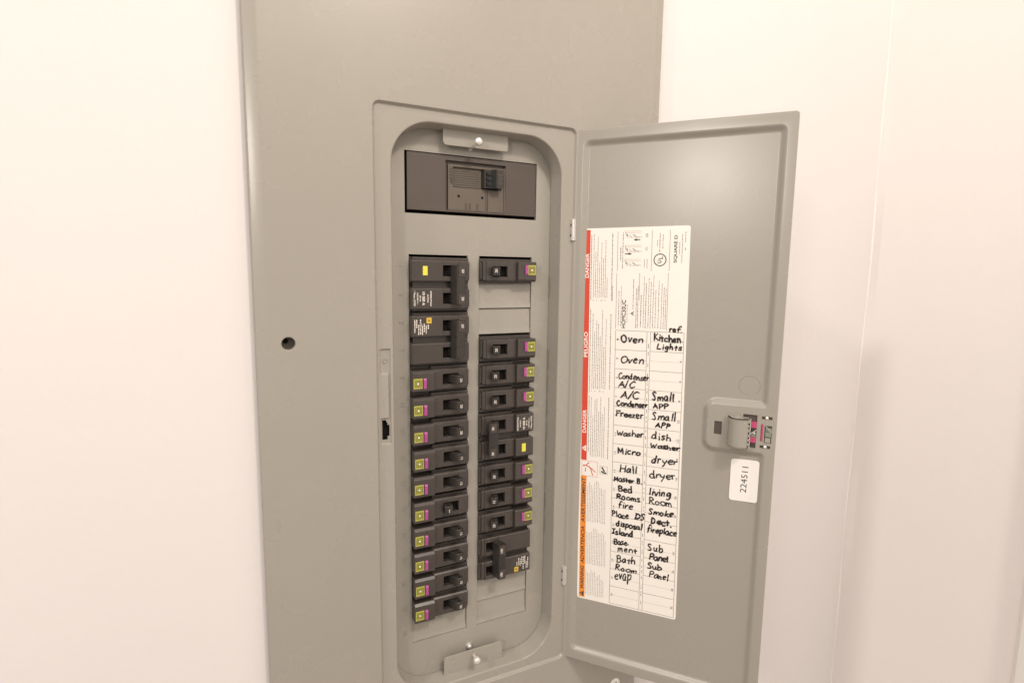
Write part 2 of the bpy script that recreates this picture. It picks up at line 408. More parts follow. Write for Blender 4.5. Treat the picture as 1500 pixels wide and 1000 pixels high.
# ---- stickers on the door ------------------------------------------------
TH = 0.0128; LO = (.392, 1.133); KX = 1.0050; KZ = 1.0035
def LP(a, b, y):            # label coordinates (a across, b down) to the door frame
    a *= KX; b *= KZ
    return (LO[0] + a*math.cos(TH) + b*math.sin(TH), y, LO[1] + a*math.sin(TH) - b*math.cos(TH))
EA = Vector((math.cos(TH), 0, math.sin(TH))); EB = Vector((math.sin(TH), 0, -math.cos(TH)))     # across, down
YP = PD - .006
m = MB(); lr = rect(0, 4.02, -15.29, 0); lo = loop(lr, .09, 0, 4)
def lab_fill(mb, poly, y, mat):
    n0 = len(mb.v); mb.fill([poly], y, mat)
    for i in range(n0, len(mb.v)):
        x, yy, z = mb.v[i]; mb.v[i] = LP(x, -z, yy)
lab_fill(m, lo, YP, PAPER)
m.rings([[LP(p[0], -p[1], YP) for p in lo], [LP(p[0], -p[1], PD+.001) for p in lo]], PAPER)
m.build('directory_label', door)
Y1, Y2, Y3 = YP-.0035, YP-.007, YP-.0105
def R4(mb, a0, a1, b0, b1, y, mat): mb.add([LP(a0, b0, y), LP(a1, b0, y), LP(a1, b1, y), LP(a0, b1, y)], [(0, 3, 2, 1)], mat)
def seg(mb, a0, b0, a1, b1, w, y, mat):
    dx, dy = a1-a0, b1-b0; l = math.hypot(dx, dy) or 1; nx, ny = -dy/l*w/2, dx/l*w/2
    mb.add([LP(a0+nx, b0+ny, y), LP(a1+nx, b1+ny, y), LP(a1-nx, b1-ny, y), LP(a0-nx, b0-ny, y)], [(0, 1, 2, 3)], mat)
def vtext(mb, s, a, b0, b1, h, mat, y, bold=0., slant=0.):   # reads upwards from b1 to b0, baseline at a
    put_text(mb, s, LP(a, b1, y), -EB, EA*1.0, h, mat, length=abs(b1-b0), bold=bold, slant=slant)
# red band: letters run bottom to top, tops of letters point left -> ey = -EA
def vtextl(mb, s, a, b0, b1, h, mat, y, bold=.012, slant=0.):
    put_text(mb, s, LP(a, b1, y), -EB, -EA, h, mat, length=abs(b1-b0), bold=bold, slant=slant)
m = MB(); R4(m, .08, .31, .06, 9.27, Y1, RED)
for s_, b0, b1 in (('DANGER', .95, 1.90), ('PELIGRO', 4.03, 5.04), ('DANGER', 7.18, 8.14)): vtextl(m, s_, .265, b0, b1, .145, PAPER, Y2, bold=.022)
m.add([LP(.285, 8.64, Y2), LP(.285, 8.92, Y2), LP(.09, 8.78, Y2)], [(0, 1, 2)], PAPER)
R4(m, .20, .24, 8.765, 8.795, Y3, RED); R4(m, .14, .19, 8.768, 8.792, Y3, RED)
m.build('red_band', door)
m = MB(); R4(m, .085, .32, 9.95, 15.22, Y1, ORANGE)
for s_, b0, b1 in (('AVERTISSEMENT', 10.03, 11.94), ('ADVERTENCIA', 12.10, 13.72), ('WARNING', 13.86, 14.88)): vtextl(m, s_, .27, b0, b1, .145, PRINT, Y2, bold=.02, slant=.12)
m.add([LP(.28, 14.95, Y2), LP(.28, 15.19, Y2), LP(.10, 15.07, Y2)], [(0, 1, 2)], PRINT); R4(m, .16, .22, 15.055, 15.085, Y3, ORANGE)
m.build('orange_band', door)
# fine print in columns of tiny words (reads bottom to top)
m = MB()
def greek(a, b0, b1, mat=GREYPRINT, w=.022, gap=.022, dash=(.03, .11), y=Y1):
    b = b0
    while b < b1 - .02:
        l = min(random.uniform(*dash), b1-b); ww = w*random.uniform(.75, 1.1)
        R4(m, a-ww/2, a+ww/2, b, b+l, y, mat); b += l + gap*random.uniform(.7, 1.4)
def column(a0, a1, n, b0, b1, tops=None, mat=GREYPRINT, w=.02, dots=True):
    for i in range(n):
        a = a0 + (a1-a0)*i/max(1, n-1); t = tops[i] if tops else b0 + random.uniform(0, .25)
        greek(a, t, b1, mat, w)
greek(.36, .27, 2.75, w=.028); column(.46, 1.0, 8, .3, 2.68, [.22, .9, .32, 1.3, .55, 1.15, .45, 1.9]); 
for a in (.46, .60, .77, .81, .93): R4(m, a-.012, a+.012, 2.76, 2.79, Y1, PRINT)
greek(1.18, .2, 2.80, w=.03); greek(1.22, 2.2, 2.80)
greek(.37, 3.1, 6.45, w=.024); column(.47, 1.0, 8, 3.3, 6.3, [3.3, 4.0, 3.55, 3.7, 4.2, 3.15, 4.6, 3.5]); greek(1.18, 3.3, 6.28, w=.028)
for a in (.46, .60, .77, .81, .93): R4(m, a-.012, a+.012, 6.37, 6.40, Y1, PRINT)
greek(.37, 6.6, 8.9, w=.024); column(.46, 1.0, 8, 6.6, 9.1, [6.65, 7.4, 6.75, 6.7, 7.2, 6.62, 7.3, 7.0]); greek(1.17, 6.6, 9.15, w=.028)
column(.38, 1.10, 11, 10.2, 11.88, [10.35, 10.2, 10.3, 10.4, 10.2, 10.1, 10.15, 10.35, 10.4, 10.45, 10.4], PALEPRINT)
column(.36, 1.15, 12, 12.1, 13.72, [12.3, 12.35, 12.35, 12.3, 12.15, 12.1, 12.15, 12.3, 12.35, 12.25, 12.3, 12.6], PALEPRINT)
column(.36, 1.10, 11, 13.95, 15.08, [13.98, 14.1, 14.15, 13.95, 14.05, 14.0, 14.2, 14.15, 14.1, 14.3, 14.35], PALEPRINT)
# top right blocks
greek(1.50, .75, 1.25, w=.028); greek(1.58, .2, 1.55, PRINT, w=.022)
greek(3.66, .6, 1.05); greek(3.75, .3, 1.35); greek(3.86, .22, .62, w=.026); greek(3.86, .8, .92, w=.03)
greek(2.86, .5, .72); greek(2.95, .25, .95, w=.026); greek(3.06, .3, .85)
greek(1.47, 2.4, 3.75); greek(1.56, 2.2, 3.75, PALEPRINT); greek(1.80, 2.9, 3.6, PALEPRINT)
for a, t in ((2.02, 1.95), (2.14, 2.3), (2.20, 2.2)): greek(a, t, 3.08 if a < 2.1 else 3.8, w=.024)
for i, (a, t) in enumerate(((2.32, 2.55), (2.42, 1.85), (2.50, 2.1), (2.60, 1.9), (2.68, 2.05), (2.77, 1.8), (2.86, 2.35), (2.97, 2.0), (3.08, 2.1), (3.16, 2.25), (3.23, 2.3))):
    greek(a, t, 3.80, PRINT if i == 0 else GREYPRINT, w=.026 if i in (0, 2) else .02)
m.build('fine_print', door, weld=False)
# ruled frames, headline print and pictograms
m = MB(); lw = .014
for a, b0, b1 in ((1.38, .14, 1.64), (2.66, .13, 1.64), (3.31, .15, 1.64), (1.37, 1.71, 3.86), (2.24, 1.71, 2.75), (3.29, 1.71, 3.86)): seg(m, a, b0, a, b1, lw, Y1, GREYPRINT)
for da, yy in ((0, Y1), (.014, Y2)): vtextl(m, 'HOMC30UC', 1.735+da, 2.74, 3.82, .15, PRINT, yy, bold=0.)
vtextl(m, 'A', 2.06, 3.17, 3.33, .13, PRINT, Y1)
vtextl(m, 'SQUARE D', 3.57, .33, 1.34, .11, PRINT, Y1, bold=.02)
def ringp(mb, a, b, r0, r1, y, mat, n=36):
    mb.add([LP(a+r*math.cos(2*math.pi*i/n), b+r*math.sin(2*math.pi*i/n), y) for r in (r0, r1) for i in range(n)], [(i, (i+1) % n, (i+1) % n+n, i+n) for i in range(n)], mat)
ringp(m, 2.97, 1.23, .20, .235, Y1, PRINT)
vtextl(m, 'U', 3.02, 1.24, 1.35, .15, PRINT, Y1, bold=.02); vtextl(m, 'L', 3.07, 1.10, 1.20, .15, PRINT, Y1, bold=.02)
for b in (.15, .68, 1.20):      # three little breaker pictures
    seg(m, 1.66, b, 2.27, b, .010, Y1, PALEPRINT); seg(m, 1.66, b+.06, 2.27, b+.06, .008, Y1, PALEPRINT); seg(m, 1.66, b, 1.70, b+.18, .014, Y1, GREYPRINT)
    seg(m, 1.72, b+.10, 1.76, b+.19, .03, Y1, PRINT); seg(m, 1.70, b+.22, 2.2, b+.24, .010, Y1, GREYPRINT); seg(m, 1.95, b+.12, 2.06, b+.20, .04, Y1, PALEPRINT); seg(m, 2.06, b+.20, 2.30, b+.23, .01, Y1, GREYPRINT)
    seg(m, 1.82, b+.12, 1.90, b+.22, .015, Y1, PALEPRINT)
def arrow(a0, a1, b):
    s_ = 1 if a1 > a0 else -1; seg(m, a0, b, a1-s_*.12, b, .035, Y1, PRINT); m.add([LP(a1-s_*.13, b-.05, Y1), LP(a1-s_*.13, b+.05, Y1), LP(a1, b, Y1)], [(0, 1, 2)], PRINT)
arrow(2.22, 1.97, .47); arrow(1.66, 1.93, .99)
vtextl(m, '(2)', 2.50, .25, .38, .08, GREYPRINT, Y1); vtextl(m, '(1)', 2.50, .75, .88, .08, GREYPRINT, Y1)
seg(m, 2.40, 1.2, 2.40, 1.5, .02, Y1, PALEPRINT); seg(m, 2.50, 1.18, 2.50, 1.55, .02, Y1, PALEPRINT)
m.build('printed_marks', door, weld=False)
m = MB()
for a0, a1, b0, b1, mat in ((.12, .76, 9.30, 9.94, RED), (.87, 1.17, 9.45, 9.76, GREYPRINT)):
    for q_ in ((a0, b0, a1, b0), (a1, b0, a1, b1), (a1, b1, a0, b1), (a0, b1, a0, b0)): seg(m, *q_, .010, Y1, mat)
for q_ in ((.26, 9.52, .42, 9.36), (.40, 9.52, .50, 9.62), (.48, 9.60, .58, 9.90), (.50, 9.58, .68, 9.74), (.28, 9.60, .26, 9.76), (.30, 9.50, .46, 9.56)): seg(m, *q_, .034, Y1, RED)
ringp(m, .205, 9.51, .001, .04, Y1, RED, 12)
for q_ in ((.92, 9.66, 1.05, 9.72), (1.04, 9.70, 1.13, 9.73), (.98, 9.55, 1.06, 9.66), (.93, 9.53, 1.0, 9.50)): seg(m, *q_, .06, Y1, PRINT)
m.build('pictogram', door, weld=False)
# circuit table
m = MB(); GT, GB = 3.92, 15.215; rp = (GB-GT)/15
for a in (1.375, 2.58, 2.71, 3.93): seg(m, a, GT, a, GB, .014, Y1, GREYPRINT)
for a0, a1 in ((1.375, 2.58), (2.71, 3.93)):
    for k in range(16): seg(m, a0+.008, GT+rp*k, a1-.008, GT+rp*k, .013, Y1, GREYPRINT)
    for k in range(15): seg(m, a0+.16*(a0 < 2), GT+rp*(k+.5), a1-.16*(a0 > 2), GT+rp*(k+.5), .007, Y1, PALEPRINT)
seg(m, 2.59, GB, 2.70, GB, .012, Y1, GREYPRINT); seg(m, 2.59, GT, 2.70, GT, .012, Y1, GREYPRINT)
for k in range(15):
    vtextl(m, str(2*k+1), 1.50, GT+rp*(k+.5)-.06, GT+rp*(k+.5)+.06*(1 if k > 4 else .2), .075, GREYPRINT, Y1)
    vtextl(m, str(2*k+2), 3.89, GT+rp*(k+.5)-.07, GT+rp*(k+.5)+.05*(1 if k > 3 else .1), .085, GREYPRINT, Y1, bold=.01)
for k in range(30):
    for _ in range(3):
        b = GT + .4 + k*.36 + random.uniform(0, .2)
        if b < GB-.1: R4(m, 2.635, 2.655, b, b+random.uniform(.03, .09), Y1, GREYPRINT)
m.build('circuit_table', door, weld=False)

# ---- marker handwriting: single-stroke letters, x-height 1, capitals 1.7
HW = {
 'a': (1.0, [[(.85, .9), (.5, 1.0), (.1, .7), (.05, .3), (.3, .0), (.6, .15), (.85, .8), (.8, .2), (1.0, .0)]]),
 'b': (.95, [[(.1, 1.8), (.1, .9), (.1, .1), (.5, .0), (.85, .3), (.8, .75), (.45, .95), (.12, .6)]]),
 'c': (.85, [[(.8, .85), (.5, 1.0), (.1, .7), (.05, .3), (.35, .0), (.8, .12)]]),
 'd': (1.0, [[(.75, .8), (.4, .95), (.08, .6), (.1, .15), (.45, .0), (.75, .35), (.8, 1.0), (.82, 1.8), (.82, .9), (.85, .0)]]),
 'e': (.9, [[(.1, .5), (.5, .55), (.8, .75), (.55, 1.0), (.2, .85), (.05, .4), (.35, .0), (.8, .15)]]),
 'f': (.8, [[(.95, 1.6), (.65, 1.85), (.38, 1.5), (.35, .7), (.3, -.2)], [(.05, .8), (.4, .85), (.8, .9)]]),
 'g': (.9, [[(.8, .85), (.4, 1.0), (.08, .6), (.3, .2), (.7, .45), (.8, .9), (.8, .2), (.65, -.6), (.2, -.55)]]),
 'h': (.95, [[(.12, 1.8), (.12, .9), (.1, .0)], [(.12, .5), (.45, .95), (.75, .7), (.82, .0)]]),
 'i': (.4, [[(.2, .95), (.2, .5), (.2, .0)], [(.22, 1.4), (.24, 1.5)]]),
 'k': (.9, [[(.12, 1.8), (.12, .9), (.1, .0)], [(.75, 1.0), (.2, .5), (.5, .3), (.85, .0)]]),
 'l': (.42, [[(.2, 1.8), (.2, .9), (.2, .0)]]),
 'm': (1.35, [[(.1, .95), (.12, .5), (.1, .0)], [(.12, .5), (.4, .95), (.6, .7), (.62, .1)], [(.62, .5), (.9, .95), (1.15, .7), (1.2, .0)]]),
 'n': (.95, [[(.1, .95), (.12, .5), (.1, .0)], [(.12, .45), (.45, .95), (.75, .7), (.82, .0)]]),
 'o': (.95, [[(.5, 1.0), (.12, .8), (.05, .3), (.4, .0), (.8, .2), (.85, .7), (.5, 1.0)]]),
 'p': (.9, [[(.1, .95), (.12, .2), (.1, -.8)], [(.12, .6), (.4, 1.0), (.8, .8), (.75, .3), (.4, .05), (.12, .2)]]),
 'r': (.75, [[(.1, .95), (.12, .5), (.1, .0)], [(.12, .4), (.35, .85), (.7, .9)]]),
 's': (.75, [[(.7, .9), (.35, 1.0), (.12, .75), (.4, .5), (.65, .25), (.4, .0), (.05, .1)]]),
 't': (.75, [[(.35, 1.5), (.35, .7), (.38, .0)], [(.0, .95), (.35, 1.0), (.75, 1.0)]]),
 'u': (.95, [[(.1, .95), (.1, .3), (.4, .0), (.7, .3), (.8, .95), (.78, .3), (.9, .0)]]),
 'v': (.85, [[(.05, .95), (.2, .5), (.38, .02), (.58, .5), (.8, .95)]]),
 'w': (1.2, [[(.05, .95), (.15, .4), (.32, .02), (.5, .4), (.6, .7), (.72, .3), (.88, .02), (1.0, .5), (1.15, .95)]]),
 'y': (.9, [[(.08, .95), (.15, .5), (.42, .35)], [(.8, .95), (.6, .3), (.35, -.3), (.1, -.75)]]),
 'z': (.85, [[(.1, .95), (.75, .95)], [(.75, .95), (.4, .5), (.1, .05)], [(.1, .05), (.8, .05)]]),
 'O': (1.25, [[(.7, 1.6), (.2, 1.3), (.05, .6), (.4, .0), (.95, .15), (1.15, .8), (.95, 1.45), (.6, 1.6)]]),
 'K': (1.15, [[(.15, 1.7), (.15, .9), (.12, .0)], [(.95, 1.6), (.2, .8)], [(.2, .8), (.6, .5), (1.1, .05)]]),
 'L': (1.1, [[(.15, 1.7), (.14, .9), (.12, .05)], [(.12, .05), (.6, .02), (1.0, .05)]]),
 'C': (1.15, [[(1.05, 1.5), (.7, 1.7), (.25, 1.3), (.05, .7), (.3, .1), (.7, .0), (1.1, .3)]]),
 'A': (1.25, [[(.05, .0), (.35, .9), (.6, 1.65)], [(.6, 1.65), (.85, .9), (1.15, .0)], [(.2, .6), (.6, .6), (1.05, .62)]]),
 'F': (1.05, [[(.15, 1.65), (.15, .9), (.12, .0)], [(.1, 1.65), (.5, 1.65), (1.0, 1.7)], [(.15, .9), (.5, .9), (.8, .95)]]),
 'W': (1.5, [[(.05, 1.6), (.2, .8), (.38, .05), (.6, .7), (.72, 1.1), (.88, .6), (1.05, .05), (1.25, .8), (1.4, 1.6)]]),
 'M': (1.45, [[(.1, .0), (.15, .8), (.2, 1.6)], [(.2, 1.6), (.45, .9), (.68, .5)], [(.68, .5), (.95, 1.0), (1.2, 1.6)], [(1.2, 1.6), (1.25, .8), (1.3, .0)]]),
 'H': (1.25, [[(.15, 1.7), (.15, .9), (.12, .0)], [(1.05, 1.7), (1.02, .9), (1.0, .0)], [(.15, .85), (.6, .88), (1.02, .9)]]),
 'B': (1.1, [[(.15, 1.65), (.15, .9), (.12, .0)], [(.1, 1.6), (.6, 1.7), (.9, 1.3), (.6, .95), (.2, .9)], [(.2, .9), (.75, .85), (.95, .4), (.6, .05), (.1, .02)]]),
 'R': (1.15, [[(.15, 1.65), (.15, .9), (.12, .0)], [(.1, 1.6), (.6, 1.7), (.95, 1.35), (.65, .95), (.2, .85)], [(.35, .85), (.7, .4), (1.1, .0)]]),
 'P': (1.1, [[(.15, 1.65), (.15, .9), (.12, .0)], [(.1, 1.6), (.6, 1.7), (1.0, 1.3), (.7, .9), (.2, .8)]]),
 'D': (1.2, [[(.2, 1.6), (.2, .9), (.18, .0)], [(.05, 1.65), (.6, 1.5), (1.05, .9), (.8, .2), (.1, .02)]]),
 'S': (1.05, [[(.95, 1.5), (.55, 1.7), (.2, 1.35), (.5, .95), (.85, .5), (.6, .05), (.1, .12)]]),
 'I': (.9, [[(.45, 1.6), (.45, .8), (.42, .05)], [(.1, 1.62), (.45, 1.6), (.85, 1.62)], [(.1, .05), (.42, .03), (.8, .02)]]),
 '/': (.7, [[(.6, 1.8), (.35, .9), (.05, -.2)]]), '.': (.35, [[(.15, .08), (.2, .0)]]), '-': (.5, [[(.1, .55), (.2, .5)]]), ' ': (.6, []),
}
def smooth_pts(P):
    if len(P) < 3: return P
    out = []
    for i in range(len(P)-1):
        p0 = P[max(0, i-1)]; p1 = P[i]; p2 = P[i+1]; p3 = P[min(len(P)-1, i+2)]
        for k in range(4):
            t = k/4
            out.append(tuple(.5*((2*p1[j]) + (-p0[j]+p2[j])*t + (2*p0[j]-5*p1[j]+4*p2[j]-p3[j])*t*t + (-p0[j]+3*p1[j]-3*p2[j]+p3[j])*t**3) for j in (0, 1)))
    out.append(P[-1]); return out
def ribbon(mb, P, w, y, mat):
    n = len(P); L, Rr = [], []
    for i in range(n):
        a = Vector(P[max(0, i-1)]); b = Vector(P[min(n-1, i+1)]); t = (b-a)
        t = t.normalized() if t.length > 1e-9 else Vector((1, 0)); nn = Vector((-t.y, t.x))
        ww = w/2*(1 + .16*math.sin(i*.8 + P[0][0]*31) + .10*math.sin(i*1.9 + P[0][1]*17)); c_ = Vector(P[i])
        if i == 0: c_ -= t*w*.3; ww *= .75
        if i == n-1: c_ += t*w*.3; ww *= .7
        L.append(c_+nn*ww); Rr.append(c_-nn*ww)
    vs = [LP(p.x, p.y, y) for p in L] + [LP(p.x, p.y, y) for p in Rr]
    mb.add(vs, [(i, i+1, n+i+1, n+i) for i in range(n-1)], mat)
ENTRIES = [('Oven', 1.60, 4.37, 2.44, 4.35, 0.26), ('Kitchen', 2.84, 4.25, 3.84, 4.30, 0.26), ('Lights', 2.95, 4.56, 3.87, 4.58, 0.20), ('ref.', 3.4, 3.9, 3.85, 3.90, 0.2), ('Oven', 1.6, 5.17, 2.5, 5.16, 0.27),
 ('Condenser', 1.53, 5.80, 2.71, 5.82, 0.24), ('A/C', 1.54, 6.13, 2.18, 6.13, 0.24), ('A/C', 1.64, 6.56, 2.33, 6.56, 0.28), ('Condenser', 1.49, 6.89, 2.69, 6.87, 0.20), ('Freezer', 1.47, 7.32, 2.53, 7.32, 0.24),
 ('Washer', 1.52, 8.08, 2.57, 8.08, 0.24), ('Micro', 1.58, 8.83, 2.46, 8.80, 0.23), ('Hall', 1.66, 9.58, 2.37, 9.55, 0.28), ('Small', 2.84, 6.55, 3.66, 6.54, 0.29), ('APP', 2.9, 6.87, 3.48, 6.84, 0.21),
 ('Small', 2.86, 7.30, 3.74, 7.29, 0.28), ('APP', 3.0, 7.61, 3.57, 7.59, 0.19), ('dish', 2.87, 8.08, 3.63, 8.09, 0.27), ('Washer', 2.83, 8.41, 3.94, 8.42, 0.19), ('dryer', 2.89, 9.03, 3.88, 8.96, 0.28),
 ('dryer', 2.85, 9.64, 3.83, 9.58, 0.28), ('Master B.', 1.45, 9.97, 2.57, 9.95, 0.21), ('Bed', 1.64, 10.38, 2.19, 10.36, 0.25), ('Rooms', 1.57, 10.70, 2.52, 10.69, 0.23), ('fire', 1.65, 11.06, 2.23, 11.04, 0.24),
 ('Place', 1.42, 11.47, 2.08, 11.46, 0.25), ('DS', 2.30, 11.43, 2.71, 11.42, 0.27), ('disposal', 1.58, 11.84, 2.62, 11.84, 0.23), ('Island', 1.41, 12.20, 2.28, 12.20, 0.23), ('Base-', 1.51, 12.62, 2.14, 12.59, 0.25),
 ('ment', 1.67, 12.90, 2.44, 12.88, 0.25), ('Bath', 1.63, 13.37, 2.39, 13.33, 0.28), ('Room', 1.58, 13.72, 2.46, 13.71, 0.23), ('evap', 1.58, 14.10, 2.23, 14.06, 0.24), ('living', 2.85, 10.34, 3.65, 10.31, 0.27),
 ('Room', 2.85, 10.69, 3.74, 10.69, 0.25), ('Smoke', 2.83, 11.10, 3.78, 11.09, 0.25), ('Dect.', 2.95, 11.49, 3.74, 11.50, 0.25), ('fireplace', 2.81, 11.84, 3.94, 11.84, 0.25), ('Sub', 2.86, 12.62, 3.47, 12.61, 0.28),
 ('Panel', 2.93, 12.98, 3.66, 12.96, 0.24), ('Sub', 2.87, 13.36, 3.42, 13.34, 0.24), ('Panel', 2.94, 13.72, 3.7, 13.72, 0.24)]
for s_, a0, b0, a1, b1, h in ENTRIES:
    m = MB(); tot = sum(HW[ch][0]+.14 for ch in s_) - .14; kx = (a1-a0)/tot
    hasup = any(ch in 'bdfhklt' or ch.isupper() for ch in s_); kz = h/(1.7 if hasup else 1.0)*1.0
    x = 0; tilt = random.uniform(-.06, .14); wst = random.uniform(.047, .060)
    for ch in s_:
        adv, st = HW[ch]; kw = random.uniform(.80, 1.12); jy = random.uniform(-.12, .12); jr = random.uniform(-.09, .09); js = random.uniform(.85, 1.12)
        for sp in st:
            pts = [(px*kw + (tilt+jr)*py, py*js + jr*px + jy) for px, py in sp]
            pts = [(px+random.uniform(-.045, .045), py+random.uniform(-.045, .045)) for px, py in pts]
            P = [(a0 + (x+px)*kx, b0 + (b1-b0)*(x+px)/tot - py*kz) for px, py in smooth_pts(pts)]
            ribbon(m, P, wst*random.uniform(.9, 1.1), Y3, INK)
        x += adv + .14
    m.build('handwritten_entry', door, weld=False)
# small number sticker below the latch
m = MB()
for x0_, x1_, rr in ((6.29, 6.95, [.11, .001, .001, .11]), (6.95, 7.25, [.001, .10, .10, .001])):
    sl = loop(rect(x0_, x1_, -8.86, -7.27), rr, 0, 5)
    m.fill([sl], PD-.020, PAPER2); m.rings([at(sl, PD-.020), at(sl, PD-.012)], PAPER2)
# it bridges the pressed edge of the pan slightly, lifted on its right side
m2 = MB(); put_text(m2, '224511', (6.86, PD-.0235, -8.52), (0.03, 0, 1), (-1, 0, .03), .21, PRINT, length=.98)
m.build('number_sticker', door, xf=lambda p: (p[0], p[1] - max(0, p[0]-6.95)*.12, p[2] + .03*(p[0]-6.77)))
m2.build('sticker_number', door, weld=False, xf=lambda p: (p[0], p[1] - max(0, p[0]-6.95)*.12, p[2] + .03*(p[0]-6.77)))

# ------------------------------------------------------------------ breakers (local: x from the outer end inwards, -y to the room, z from its middle)
def profile(h, y, ch=.05, base=.10): return [(base, -h), (-y+.03, -h), (-y, -h+.03), (-y, h-ch), (-y+ch, h), (base, h)]
def pole(m, z, ends, mat=PLASTIC, pocket=(1.18, 1.80), y=.30, h=.385, x0=.0, x1=2.255):
    """one pole: wide base, raised face with a pocket for the toggle"""
    m.box(x0+.004, x1-.003, .09, 1.2, z-.490, z+.490, mat); m.box(max(ends, .1), x1-.005, -.07, .09, z-.468, z+.468, mat)
    p0, p1 = pocket
    def P(a, b, hh=h, yy=y, zz=z): m.prism([(q[0], q[1]+zz) for q in profile(hh, yy)], 0, a, b, mat)
    P(ends, p0); P(p1, x1-.20)
    m.prism([(q[0], q[1]+z) for q in profile(h-.015, y-.03)], 0, x1-.20, x1-.07, mat)
    m.prism([(q[0], q[1]+z) for q in profile(h-.06, y-.10)], 0, x1-.07, x1-.012, mat)
    # rails above and below the pocket
    hh = .20
    m.prism([(-.05, z-h), (-y+.03, z-h), (-y, z-h+.03), (-y, z-hh), (-.05, z-hh)], 0, p0, p1, mat)
    m.prism([(-.05, z+hh), (-y, z+hh), (-y, z+h-.05), (-y+.05, z+h), (-.05, z+h)], 0, p0, p1, mat)
    m.box(p0, p1, -.10, -.071, z-hh, z+hh, HOLE)
def lever(z=0., off=False, w=.165):
    t = MB(); a = [(1.44, -.10), (1.78, -.10), (1.90, -.54), (1.84, -.60), (1.66, -.625), (1.60, -.58)]
    if off: a = [(1.24, -.10), (1.56, -.10), (1.46, -.60), (1.38, -.64), (1.20, -.62), (1.14, -.56)]
    pts = a
    n = len(pts); cx = sum(p[0] for p in pts)/n; cy = sum(p[1] for p in pts)/n
    vs = []
    for zz, k in ((z-w, 1.), (z+w-.02, 1.), (z+w, .90)):
        vs += [(cx+(p[0]-cx)*k, cy+(p[1]-cy)*k, zz) for p in pts]
    fs = [(r*n+i, r*n+(i+1) % n, (r+1)*n+(i+1) % n, (r+1)*n+i) for r in (0, 1) for i in range(n)] + [tuple(range(n))[::-1], tuple(range(2*n, 3*n))]
    t.add(vs, fs, PLASTIC2)
    hx, hy = (1.75, -.50) if not off else (1.29, -.53)
    c8 = [(hx+.05*math.cos(i*math.pi/4), hy+.04*math.sin(i*math.pi/4)) for i in range(8)]
    t.add([(p[0], p[1], z+w+.002) for p in c8], [tuple(range(8))], HOLE)
    t.add([(p[0], p[1], z-w-.002) for p in c8], [tuple(range(8))[::-1]], HOLE)
    return t
def rating(t, s, x, y, z, size=.105, tilt=0.):
    # reads downwards on the left column
    put_text(t, s, (x, y, z), (0, 0, -1), Vector((1, tilt, 0)).normalized(), size, WHITEP, align='C', bold=.008)
def single(amp, off=False):
    root = empty('circuit_breaker', (0, 0, 0))
    m = MB(); pole(m, 0, .79)
    m.prism(profile(.385, .45, .085), 0, .012, .79, PLASTIC)                       # taller end block
    m.box(.79, 1.18, -.308, -.29, .075, .30, PLASTIC); m.box(.52, .79, -.458, -.44, .075, .27, PLASTIC)   # faint step lines
    m.box(1.83, 2.06, -.306, -.295, .20, .29, PLASTIC)
    soften(m.build('breaker_body', root, weld='islands'))
    t = lever(0, off)
    if off: rating(t, amp, 1.34-.05, -.634, -.02, .10)
    else: rating(t, amp, 1.745, -.628, -.02, .10, .2)
    soften(t.build('toggle', root, weld='islands'), .018)
    g = MB(); X0, X1, Z0, Z1 = .03, .365, -.26, .115; y = -.453
    g.box(X0, X1, y-.004, y+.01, Z0, Z1, YGREEN)
    cx, cz = (X0+X1)/2, (Z0+Z1)/2
    def frame(r, w, mat, yy):
        for a in (rect(cx-r, cx+r, cz-r, cz-r+w), rect(cx-r, cx+r, cz+r-w, cz+r), rect(cx-r, cx-r+w, cz-r+w, cz+r-w), rect(cx+r-w, cx+r, cz-r+w, cz+r-w)):
            g.add(at(a, yy), [(0, 1, 2, 3)], mat)
    frame(.125, .027, OLIVE, y-.008); frame(.072, .026, OLIVE, y-.008)
    g.add(at(rect(cx-.03, cx+.03, cz-.03, cz+.03), y-.008), [(0, 1, 2, 3)], WHITEP)
    g.build('square_emblem', root, weld=False)
    b = MB(); b.prism([(-.44, -.26), (-.505, -.26), (-.525, .06), (-.49, .115), (-.44, .115)], 0, .395, .505, MAGENTA)
    b.build('test_button', root)
    return root
